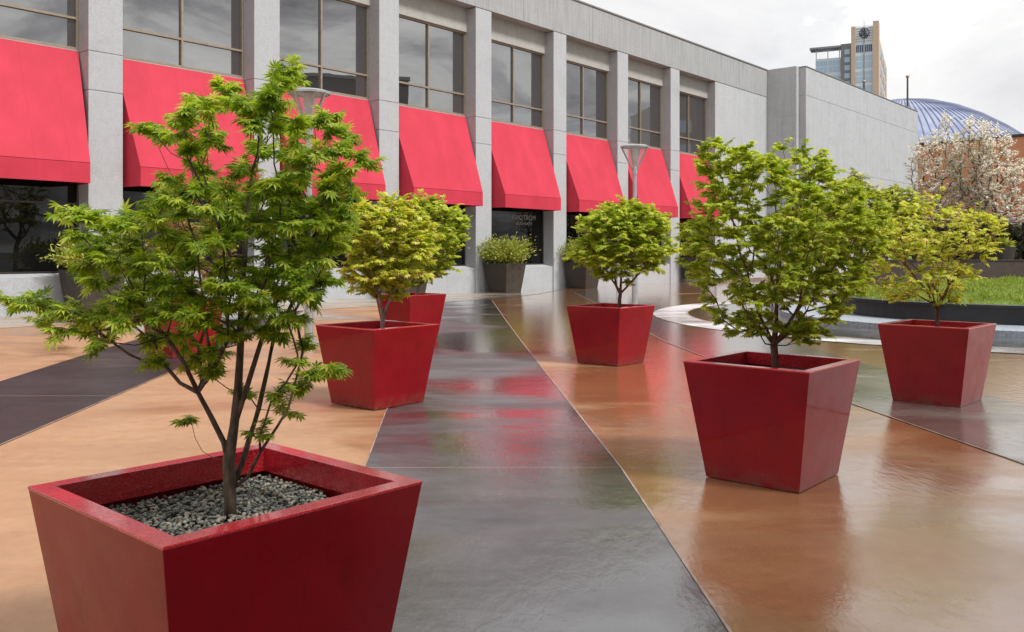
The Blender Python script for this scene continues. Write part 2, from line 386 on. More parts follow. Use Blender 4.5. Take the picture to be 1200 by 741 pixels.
# ------------------------------------------------------------------ the long concrete building
BR = math.atan2(.767, .641)
bld = empty('concrete_building', (P0.x, P0.y, 0), BR)
tag(bld, 'long grey concrete two storey building with red awnings between its columns', 'building')
CW = .9; LEFT = [-3.98, .88, 5.75, 10.61, 15.5, 20.4, 25.25, 30.12, 35.0, 39.85, 44.64]
RC = .54      # recess of the windows
for s0 in LEFT[:-1]:
    mb = MB(); mb.box(s0+.02, s0+CW-.02, .02, .8, 0, 10.82)
    for z0, z1 in ((-.02, 5.66), (5.675, 6.66), (6.675, 10.815)): mb.box(s0, s0+CW, 0, .82, z0, z1)
    mb.build('column', M['concrete'], bld, bevel=.012)
mb = MB(); mb.box(-6, 51.28, .84, 22, 0, 12.3); mb.build('wall', M['plain_wall'], bld)
mb = MB(); mb.box(44.64, 51.3, 0, .835, -.02, 10.81)
mb.build('end_wall', M['plain_wall'], bld, bevel=.01)
mb = MB(); js = [-8.6+.0]; x = -6.0
edges = [-6.0]+[28.1+4.87*k for k in range(-6, 5)]+[51.29]
for a, b in zip(edges[:-1], edges[1:]): mb.box(a+.006, b-.006, -.01, .83, 10.835, 12.42)
mb.build('fascia', M['fascia'], bld, bevel=.008)
mb = MB(); mb.box(-6.03, 51.28, -.05, .5, 12.425, 12.5); mb.build('coping', M['coping'], bld, bevel=.01)
for i in range(len(LEFT)-1):
    a = LEFT[i]+CW; b = LEFT[i+1]; mid = (a+b)/2
    mb = MB(); mb.box(a+.003, b-.003, .46, .83, 9.93, 10.83); mb.build('header_panel', M['panel'], bld)
    mb = MB(); mb.box(a+.003, b-.003, .06, .80, -.02, .92); mb.add([(a+.003, .062, .92), (b-.003, .062, .92), (b-.003, .56, 1.0), (a+.003, .56, 1.0), (a+.003, .56, .9), (b-.003, .56, .9)], [(0, 1, 2, 3), (3, 2, 5, 4), (0, 3, 4), (1, 5, 2)])
    mb.build('sill_wall', M['concrete'], bld)
    # upper window
    def frame(z0, z1, mull, trans, wd, t0, t1, mat, glassm, nm='window'):
        f = MB(); f.box(a+.003, a+wd, t0, t1, z0, z1); f.box(b-wd, b-.003, t0, t1, z0, z1)
        f.box(a+wd, b-wd, t0, t1, z1-wd, z1-.002); f.box(a+wd, b-wd, t0, t1, z0, z0+wd)
        for m_ in mull: f.box(m_-wd/2, m_+wd/2, t0-.004, t1, z0+wd, z1-wd)
        for z_ in trans:
            xs = [a+wd]+[q for m_ in mull for q in (m_-wd/2, m_+wd/2)]+[b-wd]
            for x0, x1 in zip(xs[::2], xs[1::2]): f.box(x0, x1, t0, t1, z_-wd/2, z_+wd/2)
        fo = f.build(nm, mat, bld)
        g = MB(); g.box(a+.01, b-.01, t1-.03, t1-.01, z0+.01, z1-.01); g.build('pane', glassm, fo)
        return fo
    frame(6.74, 9.93, [mid], [7.55], .06, RC, RC+.10, M['bronze'], M['glass'])
    lw = frame(1.0, 3.9, [mid+.05] if i not in (3, 6) else [], [2.78] if i in (2, 3) else [], .05, RC, RC+.09, M['bronzedark'], M['glasslow'], 'window')
    # spandrel behind the awning
    mb = MB(); mb.box(a+.003, b-.003, RC+.0, .83, 3.905, 6.735); mb.build('spandrel', M['panel'], bld)
    # awning: sloped top, two gussets, valance; open underneath
    q = -.53; ta, tb = a+.03, b-.03; fa, fb = a+.2, b-.2; zt, zf, zb = 6.70, 3.76, 3.25
    mb = MB(); N = 10; rows = []
    for k in range(7):
        u = k/6; t_ = (RC-.03)*(1-u)+q*u; z_ = zt*(1-u)+zf*u
        rows.append([(ta*(1-u)+fa*u+(tb*(1-u)+fb*u-(ta*(1-u)+fa*u))*j/N, t_, z_-.014*math.sin(PI*u)*(1-.35*abs(math.sin(PI*j*N/10)))) for j in range(N+1)])
    mb.add([p for r in rows for p in r], [(k*(N+1)+j, (k+1)*(N+1)+j, (k+1)*(N+1)+j+1, k*(N+1)+j+1) for k in range(6) for j in range(N)])
    for e, tp, nn in ((fa, ta, 0), (fb, tb, N)):
        side = [r[nn] for r in rows]+[(e, q, zb), (tp, RC-.03, zb)]
        mb.add(side, [tuple(range(len(side))) if nn else tuple(range(len(side)))[::-1]])
    ao = mb.build('awning', M['awning'], bld)
    so_ = ao.modifiers.new('cloth', 'SOLIDIFY'); so_.thickness = .008; so_.offset = -1
    mb = MB(); mb.box(fa+.001, fb-.001, q-.004, q+.004, zb, zf-.012); mb.build('valance', M['awning'], ao)
    mb = MB()
    mb.tube([(fa+.02, q+.03, zb+.04), (fb-.02, q+.03, zb+.04)], .015)
    for e in (fa+.03, (fa+fb)/2, fb-.03): mb.tube([(e, q+.03, zb+.04), (e, RC-.02, zb+.04)], .015)
    mb.build('awning_frame', M['bronzedark'], ao)
    if i == 6:
        for txt, zc, sz in (("MORTON'S", 2.95, .23), ('STEAKHOUSE', 2.70, .13)):
            cu = bpy.data.curves.new('text', 'FONT'); cu.body = txt; cu.size = sz*1.25; cu.align_x = 'CENTER'; cu.space_character = 1.1; cu.extrude = .002
            to = bpy.data.objects.new('tmp', cu); COL.objects.link(to); bpy.context.view_layer.update()
            me = bpy.data.meshes.new_from_object(to.evaluated_get(bpy.context.evaluated_depsgraph_get()))
            bpy.data.objects.remove(to)
            for v_ in me.vertices: x_, y_, z_ = v_.co; v_.co = (-x_+a+2.72, RC+.052+z_, y_+zc-sz*.4)
            me.materials.clear(); me.materials.append(M['white']); me.name = 'lettering'
            lo = bpy.data.objects.new('lettering', me); COL.objects.link(lo); lo.parent = lw
# end block stepping forward
mb = MB(); mb.box(51.31, 51.66, -1.82, 3, 0, 12.47); mb.build('corner_pier', M['plain_wall'], bld)
mb = MB()
mb.box(51.68, 74, -2.25, 20, -.02, 6.66); mb.box(51.70, 73.98, -2.23, 20, 6.6, 10.8); mb.box(51.68, 74, -2.25, 20, 6.675, 10.76); mb.box(51.68, 74, -2.25, 20, 10.775, 12.42)
mb.build('end_block', M['plain_wall'], bld, bevel=.01)
mb = MB(); mb.box(51.65, 74.03, -2.28, -1.8, 12.425, 12.48); mb.build('coping', M['coping'], bld)

# ------------------------------------------------------------------ planters
HT, HB, HH = .444, .331, .79
def sq(h, z, n=0): return [(-h, -h, z), (h, -h, z), (h, h, z), (-h, h, z)]
def make_planter():
    r = empty('planter')
    mb = MB(); hi = HT-.063
    mb.loft([sq(HB, 0), sq(HT, HH)], True, False)
    mb.loft([sq(HT-.03, HH-.09), sq(HB-.03, .02)], False, True)
    b = mb.build('body', M['red'], r)
    bm_ = b.modifiers.new('bevel', 'BEVEL'); bm_.width = .004; bm_.segments = 2; bm_.limit_method = 'ANGLE'
    mb = MB(); mb.loft([sq(HT-.0005, HH-.004), sq(HT+.001, HH), sq(HT+.001, HH+.006), sq(hi, HH+.006), sq(hi, HH-.085), sq(HT-.03, HH-.0851)], False, False)
    mb.build('rim', M['rim'], r, bevel=.0025)
    mb = MB(); h = HT-.031; n = 14; zs = HH-.125
    hh = HB+(HT-HB)*zs/HH-.032
    vs = [(-hh+2*hh*i/n, -hh+2*hh*j/n, zs+random.uniform(-.012, .012)) for j in range(n+1) for i in range(n+1)]
    mb.add(vs, [(j*(n+1)+i, j*(n+1)+i+1, (j+1)*(n+1)+i+1, (j+1)*(n+1)+i) for j in range(n) for i in range(n)])
    mb.build('soil', M['soil'], r)
    return r
def copy_tree(o, parent=None):
    c = o.copy(); COL.objects.link(c); c.parent = parent
    for ch in list(o.children): copy_tree(ch, c)
    return c
PL = [(-.920, 2.906, .056, 'tapered square red planter in the foreground, filled with grey gravel'),
      (-1.375, 9.195, .084, 'tapered square red planter holding a pale trunked maple, in front of another red planter'),
      (1.38, 12.55, .082, 'tapered square red planter in front of the far street lamp, holding a round lime maple'),
      (1.80, 6.211, .075, 'largest looking red planter on the right, with reflections on its glossy narrow side'),
      (4.43, 9.365, .021, 'rightmost red planter, in front of the black walled lawn bed'),
      (-1.79, 15.9, .08, 'red planter partly hidden behind another red planter, close to the building'),
      (-4.94, 13.45, .08, 'red planter seen only through the leaves of the foreground maple')]
proto = make_planter()
for i, (x, y, a, lab) in enumerate(PL):
    o = proto if i == 0 else copy_tree(proto)
    o.location = (x, y, .008 if i in (1,) else .004); o.rotation_euler = (0, 0, a-PI/4)
    tag(o, lab, 'planter', 'red planters on the plaza')

# gravel in the first planter
def ico():
    import bmesh
    bm = bmesh.new(); bmesh.ops.create_icosphere(bm, subdivisions=1, radius=1)
    V = np.array([v.co[:] for v in bm.verts]); Fc = np.array([[v.index for v in f.verts] for f in bm.faces]); bm.free(); return V, Fc
def rotm(A):       # A: (N,3) euler
    cx_, cy_, cz_ = np.cos(A).T; sx_, sy_, sz_ = np.sin(A).T
    R = np.empty((len(A), 3, 3))
    R[:, 0, 0] = cy_*cz_; R[:, 0, 1] = sx_*sy_*cz_-cx_*sz_; R[:, 0, 2] = cx_*sy_*cz_+sx_*sz_
    R[:, 1, 0] = cy_*sz_; R[:, 1, 1] = sx_*sy_*sz_+cx_*cz_; R[:, 1, 2] = cx_*sy_*sz_-sx_*cz_
    R[:, 2, 0] = -sy_; R[:, 2, 1] = sx_*cy_; R[:, 2, 2] = cx_*cy_
    return R
V0, F0 = ico(); N = 5200
hh = .383
xy = RNG.uniform(-hh, hh, (N, 2)); th = .056-PI/4
zz_ = HH-.105+RNG.uniform(-.010, .012, N)
S = RNG.uniform(.0045, .0105, (N, 1))*RNG.uniform(.7, 1.35, (N, 3)); S[:, 2] *= .6
Vn = V0[None]*(1+RNG.normal(0, .10, (N, len(V0), 1)))*S[:, None]
A = np.c_[RNG.normal(0, .35, (N, 2)), RNG.uniform(0, 6.28, N)]
Vn = np.einsum('nij,nkj->nki', rotm(A), Vn)
X = xy[:, 0]*math.cos(th)-xy[:, 1]*math.sin(th)-.920; Y = xy[:, 0]*math.sin(th)+xy[:, 1]*math.cos(th)+2.906
Vn += np.c_[X, Y, zz_][:, None]
FF = (F0[None]+(np.arange(N)*len(V0))[:, None, None]).reshape(-1, 3)
go = npmesh('gravel', Vn.reshape(-1, 3), FF, M['pebble'])
for p in go.data.polygons: p.use_smooth = True
tag(go, 'grey and buff pebbles filling the foreground red planter', 'gravel', kind='stuff')

# ------------------------------------------------------------------ leaves and trees
def palmate(lobes, wd=.15, droop=.22):
    vs = [(0, 0, 0)]; fs = []
    for ang, ln in lobes:
        a = math.radians(ang); dx, dy = math.sin(a), math.cos(a); px_, py_ = dy, -dx
        k = len(vs); m_ = .48; w_ = wd*ln**.7
        vs += [(dx*ln*m_-px_*w_, dy*ln*m_-py_*w_, -droop*.15), (dx*ln, dy*ln, -droop*ln), (dx*ln*m_+px_*w_, dy*ln*m_+py_*w_, -droop*.15), (dx*ln*m_, dy*ln*m_, .03-droop*.15)]
        fs += [(0, k, k+3), (k, k+1, k+3), (k+1, k+2, k+3), (k+2, 0, k+3)]
    return np.array(vs), np.array(fs)
def palmate_lo(lobes, wd=.17, droop=.2):
    vs = [(0, 0, 0)]; fs = []
    for ang, ln in lobes:
        a = math.radians(ang); dx, dy = math.sin(a), math.cos(a); px_, py_ = dy, -dx; k = len(vs)
        vs += [(dx*ln*.45-px_*wd, dy*ln*.45-py_*wd, 0), (dx*ln, dy*ln, -droop*ln), (dx*ln*.45+px_*wd, dy*ln*.45+py_*wd, 0)]
        fs += [(0, k, k+1), (0, k+1, k+2)]
    return np.array(vs), np.array(fs)
L7 = palmate([(-118, .38), (-78, .68), (-38, .92), (0, 1.0), (38, .92), (78, .68), (118, .38)], .125)
L5 = palmate_lo([(-80, .6), (-40, .88), (0, 1.0), (40, .88), (80, .6)], .185)
L3 = palmate_lo([(-55, .8), (0, 1.0), (55, .8)], .2)
L1 = (np.array([(0, 0, 0), (-.16, .5, .02), (0, 1, -.15), (.16, .5, .02)]), np.array([(0, 2, 1), (0, 3, 2)]))
BL = (np.array([(0, 0, 0), (-.5, .3, .1), (-.35, .9, .0), (.35, .95, .1), (.5, .3, -.05)]), np.array([(0, 2, 1), (0, 3, 2), (0, 4, 3)]))
def leafmesh(name, P, D, Nn, S, tpl, mat, parent):
    P = np.asarray(P); D = np.asarray(D); Nn = np.asarray(Nn); S = np.asarray(S)
    D = D/np.linalg.norm(D, axis=1, keepdims=True)
    X = np.cross(D, Nn); X /= np.linalg.norm(X, axis=1, keepdims=True)+1e-9; Z = np.cross(X, D)
    V, Fc = tpl
    R = np.stack([X, D, Z], axis=2)
    sc_ = S[:, None, None]*np.ones((1, 1, 3)); sc_ = sc_*RNG.uniform(.8, 1.15, (len(S), 1, 3))
    VV = np.einsum('nij,nkj->nki', R, V[None]*sc_)+P[:, None]
    FF = (Fc[None]+(np.arange(len(P))*len(V))[:, None, None]).reshape(-1, 3)
    return npmesh(name, VV.reshape(-1, 3), FF, mat, parent)

def inpoly(x, y, poly):
    c = False; n = len(poly); j = n-1
    for i in range(n):
        xi, yi = poly[i]; xj, yj = poly[j]
        if (yi > y) != (yj > y) and x < (xj-xi)*(y-yi)/(yj-yi)+xi: c = not c
        j = i
    return c
def span(y, poly):
    xs = []
    n = len(poly)
    for i in range(n):
        (x1, y1), (x2, y2) = poly[i], poly[(i+1) % n]
        if (y1 > y) != (y2 > y): xs.append(x1+(x2-x1)*(y-y1)/(y2-y1))
    return (min(xs), max(xs)) if xs else None
def crown_points(outline, Y0, n, sep, depth=.8, rnd=None):
    """crown shape: an outline seen from the front, swollen into a solid; sep in pixels of the survey"""
    rnd = rnd or random.Random(3)
    xs = [p[0] for p in outline]; ys = [p[1] for p in outline]; pts = []; tries = 0; k = F/Y0
    while len(pts) < n and tries < n*60:
        tries += 1
        x = rnd.uniform(min(xs), max(xs)); y = rnd.uniform(min(ys), max(ys))
        if not inpoly(x, y, outline): continue
        a, b = span(y, outline); hw = (b-a)/2+1e-6; m = (a+b)/2
        env = hw*math.sqrt(max(0, 1-((x-m)/hw)**2))*depth
        t = rnd.uniform(-1, 1); t = math.copysign(abs(t)**.6, t)
        dy = t*env/k
        p = W(x, y, Y0); p[1] += dy; s_ = p[1]/Y0; p[0] *= s_; p[2] = EYE+(p[2]-EYE)*s_
        if all(np.linalg.norm(p-q) > sep/k for q in pts): pts.append(p)
    return pts
def tree(name, base, clusters, crad, trunkR, barkm, leafm, tpl, lsize, nleaf, label, cat='tree', group=None, stems=None, twigs=4,
         seed=1, leafname='foliage', extra=None, minr=.0012, bend=.05, up=.25, sides=7, bare=0, pathw=.4, stemr=None):
    rnd = random.Random(seed)
    base = np.array(base, float); root = empty(name, tuple(base)); tag(root, label, cat, group)
    pos = [base.copy()]; par = [-1]; plen = [0.]
    def addn(p, k): pos.append(np.array(p, float)); par.append(k); plen.append(plen[k]+np.linalg.norm(pos[-1]-pos[k])); return len(pos)-1
    for st in (stems or []):
        k = st[0]
        ids = []
        for p in st[1:]: k = addn(p, k); ids.append(k)
    first = len(pos)
    order = sorted(range(len(clusters)), key=lambda i: np.linalg.norm(clusters[i]-base))
    tips = []
    for ci in order:
        c = clusters[ci]; best = None
        for k in range(len(pos)):
            if stems and k < 2 and len(pos) > 3: continue
            v = c-pos[k]; L = np.linalg.norm(v)
            if L < 1e-6: continue
            cost = L+pathw*plen[k]
            if par[k] >= 0:
                pd = pos[k]-pos[par[k]]; pd = pd/(np.linalg.norm(pd)+1e-9); cost += .35*L*(1-float(pd@v)/L)
            if v[2] < -.02: cost += 1.2*(-v[2])
            if best is None or cost < best[0]: best = (cost, k)
        k = best[1]; v = c-pos[k]; L = np.linalg.norm(v); ns = max(1, min(5, int(L/(crad*1.2))))
        off = np.array([rnd.gauss(0, 1), rnd.gauss(0, 1), rnd.gauss(0, .5)])*bend*L
        p0 = pos[k].copy()
        for j in range(1, ns+1):
            u = j/(ns); q = p0+v*u+off*math.sin(PI*u)+np.array([0, 0, -.10*L*math.sin(PI*u)])
            if j == ns: q = c
            k = addn(q, k)
        tips.append(k)
    n = len(pos); kids = [[] for _ in range(n)]
    for i in range(1, n): kids[par[i]].append(i)
    r = [0.]*n
    istip = set(tips)
    for i in range(n-1, -1, -1):
        s = sum(r[c]**2.05 for c in kids[i])+(1.0 if (i in istip or not kids[i]) else 0); r[i] = s**(1/2.05)
    sc_ = trunkR/r[0]; r = [max(minr, x*sc_) for x in r]
    if stemr:
        k = 1
        for st, rr_ in zip(stems, stemr):
            m_ = len(st)-1
            for j in range(m_):
                if rr_: r[k+j] = rr_[0]+(rr_[1]-rr_[0])*j/max(1, m_-1)
            k += m_
    mb = MB()
    def chain(i, start):
        pts = [pos[start]-base, ] if start is not None else []; rr = [min(r[start], r[i]*1.25)] if start is not None else []
        while True:
            pts.append(pos[i]-base); rr.append(r[i])
            if not kids[i]: break
            ks = sorted(kids[i], key=lambda c: -r[c])
            for c in ks[1:]: todo.append((c, i))
            i = ks[0]
        mb.tube(pts, rr, sides if rr[0] > .006 else 5)
    todo = [(0, None)]
    while todo:
        i, s = todo.pop()
        if s is None:
            chain(i, None)
        else: chain(i, s)
    P, D, Nn, S = [], [], [], []
    axis = np.mean(clusters, axis=0)
    for k in tips:
        c = pos[k]; o = c-np.array([axis[0], axis[1], c[2]]); o = o/(np.linalg.norm(o)+1e-6)
        bd = c-pos[par[k]]; bd = bd/(np.linalg.norm(bd)+1e-9)
        nt_ = twigs; per = max(2, nleaf//nt_)
        for _ in range(nt_):
            td = np.array([rnd.gauss(0, 1), rnd.gauss(0, 1), rnd.gauss(0, .55)])+o*.7+bd*.6+np.array([0, 0, up]); td /= np.linalg.norm(td)
            L = crad*rnd.uniform(.6, 1.25); e = c+td*L+np.array([0, 0, -.12*L])
            mb.tube([c-base, c+td*L*.55-base, e-base], [minr*.9, minr*.75, minr*.5], 3)
            for q in range(per):
                u = (q+1)/per if q < per-1 else 1; p = c+(e-c)*u
                side = np.cross(td, (0, 0, 1)); side /= np.linalg.norm(side)+1e-6
                if q % 2: side = -side
                if q >= per-1: side = side*.2
                dd = td*rnd.uniform(.4, 1)+side*rnd.uniform(.6, 1.2)+np.array([rnd.gauss(0, .3), rnd.gauss(0, .3), rnd.uniform(-.75, .05)])
                nn = np.array([rnd.gauss(0, .38), rnd.gauss(0, .38), 1.0])
                dd = dd/np.linalg.norm(dd)
                P.append(p+dd*lsize*.12-base); D.append(dd); Nn.append(nn); S.append(lsize*rnd.uniform(.6, 1.2))
    for _ in range(bare):       # leafless shoots
        k = rnd.choice(tips); p = pos[k]; e = p+np.array([rnd.uniform(-1, 1), rnd.uniform(-.5, .5), rnd.uniform(.3, 1)])*crad*1.8
        mb.tube([p-base, (p+e)/2+.01-base, e-base], [minr, minr*.8, minr*.6], 4)
    t = mb.build('trunk', barkm, root, smooth=True)
    lf = leafmesh(leafname, P, D, Nn, S, tpl, leafm, root)
    if extra:
        nm, em, etpl, esz, frac = extra
        idx = [i for i in range(len(P)) if rnd.random() < frac]
        A_ = np.array(P)[idx]+RNG.normal(0, esz*.6, (len(idx), 3))
        leafmesh(nm, A_, np.array(D)[idx]+RNG.normal(0, .4, (len(idx), 3)), np.array(Nn)[idx], np.full(len(idx), esz), etpl, em, root)
    return root

# foreground maple: leaf sprays placed one by one
C1 = """335 84 12,325 103 14,318 122 12,262 106 11,276 124 12,240 124 14,222 131 14,213 150 11,203 166 14,184 156 11,172 152 7,224 180 15,248 163 12,240 202 14,290 130 14,300 146 15,322 148 15,347 152 15,366 142 13,384 136 10,386 154 11,340 176 16,366 182 15,392 178 12,300 180 15,282 202 13,325 210 16,355 207 15,382 207 13,404 166 7,412 184 7,426 190 9,400 202 7,350 240 16,380 236 14,320 245 15,290 245 12,268 224 10,310 272 15,345 276 16,375 266 14,397 250 10,414 232 8,250 247 14,230 230 13,205 215 13,190 235 13,215 255 15,240 280 15,266 288 12,200 277 15,180 256 13,145 266 13,155 286 14,170 305 15,195 305 15,120 260 13,100 261 12,82 251 9,95 280 11,115 290 13,140 310 13,165 335 14,190 340 14,215 332 13,150 352 13,130 365 13,155 376 14,180 370 14,205 366 13,110 385 12,126 400 10,90 365 12,70 366 13,50 360 13,30 355 10,13 350 6,76 385 8,52 376 7,102 372 11,185 400 13,210 396 13,230 420 12,190 424 10,246 442 9,240 380 12,256 340 13,236 352 11,290 332 12,310 320 13,335 315 14,360 310 13,380 290 13,376 330 10,342 345 12,310 360 10,285 380 8,350 374 7,322 395 7,356 412 6,360 440 11,385 435 9,346 456 9,322 465 8,330 482 6,290 465 7,305 512 3,222 492 8,350 426 5,270 255 10,335 225 12,300 225 12,160 270 12,225 305 12,270 315 10,395 290 8,400 270 8,130 280 12,205 240 12,262 250 12,275 270 12,300 262 12,330 262 12,255 320 12,275 335 12,300 350 12,322 345 12,345 330 12,262 360 12,300 385 12,330 372 12,232 285 12,315 300 12,335 300 12,352 295 12,372 250 12,385 225 12,310 225 12,350 190 12,245 225 12,210 290 12,225 345 12,352 345 12,366 330 12,388 270 12,330 225 12,270 395 12,228 372 12,175 320 12,165 355 12,200 335 12,245 408 12,120 330 12,108 310 12"""
rnd1 = random.Random(11); cl = []
for it in C1.split(','):
    px, py, r_ = map(float, it.split())
    e_ = math.sqrt(max(.05, 1-((px-260)/260)**2)); yb = 2.95+rnd1.uniform(-1, 1)*.34*e_*(1 if py < 420 else .4)
    reps = 1 if r_ < 9 else 2 if r_ < 12 or py > 400 else 3
    for _ in range(reps):
        cl.append(W(px+rnd1.uniform(-.4, .4)*r_, py+rnd1.uniform(-.4, .4)*r_, yb)); yb = 2.95+rnd1.uniform(-1, 1)*.34*e_*(1 if py < 420 else .4)
b1 = W(270, 609, 2.93)
def wp(l, Y): return [W(x, y, Y+dy) for x, y, dy in l]
n0 = wp([(269, 575, 0), (268, 540, 0)], 2.93)
st1 = [[0]+n0,
       [2]+wp([(274, 500, 0), (279, 455, .02), (282, 400, .03), (283, 350, .02), (287, 300, .0), (290, 250, -.02), (296, 200, -.03)], 2.93),
       [2]+wp([(262, 518, -.01), (248, 490, -.03), (232, 460, -.05), (215, 425, -.08), (195, 395, -.10), (165, 375, -.12), (130, 385, -.13)], 2.93),
       [3]+wp([(290, 452, .02), (306, 400, .06), (322, 360, .09), (336, 320, .12), (345, 270, .14), (352, 220, .15)], 2.93),
       [1]+wp([(283, 545, .05), (292, 515, .08), (303, 480, .10), (312, 440, .12), (320, 400, .14), (345, 350, .16), (365, 310, .18)], 2.93),
       [1]+wp([(290, 560, .02), (305, 530, .03), (325, 500, .03), (338, 478, .04), (348, 440, .05)], 2.93),
       [7]+wp([(270, 300, -.04), (255, 262, -.08), (240, 225, -.12), (222, 190, -.15)], 2.93)]
tree('maple_tree', b1, cl, .052, .020, M['bark'], M['leaf_green'], L7, .037, 40, 'green leaved Japanese maple with open branches in the foreground gravel planter', 'tree', 'maples in the red planters', stems=st1, stemr=[(.0215, .020), (.0155, .005), (.0095, .005), (.009, .0045), (.0105, .005), (.006, .0035), (.006, .004)], twigs=4, seed=5, bare=6, minr=.0011, bend=.04, pathw=.45)

def potted(i, bx, by, Y, outline, n, sep, crad, trunkR, barkm, leafm, tpl, ls, nl, label, **kw):
    base = W(bx, by, Y); base[2] = HH-.12
    cl_ = crown_points(outline, Y, n, sep, rnd=random.Random(20+i))
    stems = kw.pop('stemsf', None)
    st = [[0]+[base+np.array([.005, 0, .08])]]
    if stems:
        st = [[0]+[W(x, y, Y) for x, y in stems[0]]]
        k0 = len(stems[0])
        for s_ in stems[1:]: st.append([k0]+[W(x, y, Y+dy) for x, y, dy in s_])
    tree('maple_tree', base, cl_, crad, trunkR, barkm, leafm, tpl, ls, nl, label, 'tree', 'maples in the red planters', stems=st, seed=30+i, **kw)
O4 = [(825,172),(865,168),(880,180),(905,176),(925,164),(937,168),(945,182),(962,186),(976,190),(970,212),(1000,222),(1025,238),(1036,262),(1036,286),(1016,302),(1012,330),(985,345),(992,365),(962,385),(957,404),(938,404),(925,392),(900,385),(875,398),(852,386),(838,366),(822,345),(805,312),(814,290),(804,270),(815,248),(832,225),(820,200)]
potted(4, 908, 432, 6.211, O4, 430, 8.5, .088, .026, M['bark_red'], M['leaf_lime'], L5, .036, 64, 'large spreading lime green maple in the biggest looking right hand planter',
       stemsf=[[(908, 418), (907, 405)], [(898, 385, 0), (888, 365, -.02), (876, 330, -.05)], [(910, 375, .02), (910, 340, .04), (912, 290, .05), (915, 240, .05)], [(925, 390, -.02), (945, 365, -.04), (960, 335, -.05)], [(930, 370, .05), (950, 330, .12)]], twigs=5, minr=.0018, up=.15)
O5 = [(1058,236),(1078,240),(1095,226),(1125,252),(1150,250),(1176,268),(1160,285),(1166,297),(1140,305),(1135,325),(1152,332),(1125,346),(1108,362),(1090,364),(1075,350),(1050,350),(1030,335),(1008,328),(1020,305),(1030,285),(1024,255)]
potted(5, 1098, 383, 9.365, O5, 150, 11, .12, .022, M['bark_red'], M['leaf_yellow'], L5, .046, 32, 'sparse yellow green maple in the rightmost planter before the lawn bed',
       stemsf=[[(1098, 375), (1098, 362)], [(1085, 340, 0), (1062, 312, .0), (1045, 290, 0)], [(1100, 330, .05), (1108, 290, .08)], [(1112, 335, -.05), (1135, 300, -.1)]], twigs=4, minr=.0024)
O2 = [(425,240),(450,232),(468,238),(482,250),(500,268),(505,300),(495,320),(472,335),(462,352),(440,350),(425,337),(408,322),(415,300),(402,280),(408,255)]
potted(2, 449, 390, 9.195, O2, 180, 8.5, .135, .022, M['bark_pale'], M['leaf_yellow'], L5, .054, 56, 'dense yellow green maple with a pale forked trunk left of the grey paving band',
       stemsf=[[(448, 380), (449, 372)], [(446, 360, -.02), (444, 345, -.03), (440, 320, -.05)], [(454, 358, .0), (460, 345, .0), (466, 320, .02)]], twigs=5, minr=.0025)
O6 = [(470,242),(495,231),(520,238),(541,250),(544,275),(536,290),(520,305),(529,312),(510,320),(500,331),(485,336),(476,320),(468,300),(462,262)]
potted(6, 487, 352, 15.9, O6, 140, 7, .18, .03, M['bark_pale'], M['leaf_lime'], L5, .072, 52, 'lime green maple in the planter nearest the building, behind another maple', twigs=5, minr=.004)
O3 = [(728,236),(733,228),(742,242),(752,243),(760,248),(779,252),(773,262),(785,270),(776,280),(788,292),(770,300),(774,308),(757,318),(745,322),(738,332),(726,328),(705,324),(700,312),(688,305),(672,300),(685,288),(690,275),(676,264),(690,258),(700,248),(715,242)]
potted(3, 726, 362, 12.55, O3, 210, 7.3, .16, .027, M['bark_red'], M['leaf_lime'], L5, .060, 56, 'compact rounded yellow green maple standing before the far street lamp', twigs=5, minr=.003,
       stemsf=[[(726, 352), (727, 344)], [(722, 335, 0), (715, 325, 0)], [(728, 325, 0), (728, 300, 0)], [(735, 336, 0), (745, 325, 0)]])
O7 = [(180,240),(215,225),(245,235),(268,260),(272,300),(250,335),(225,348),(205,345),(185,325),(170,280)]
potted(7, 214, 362, 13.45, O7, 110, 8, .13, .027, M['bark_red'], M['leaf_pink'], L5, .065, 20, 'yellow and pink tinged maple seen through the foreground maple', twigs=4, minr=.003)

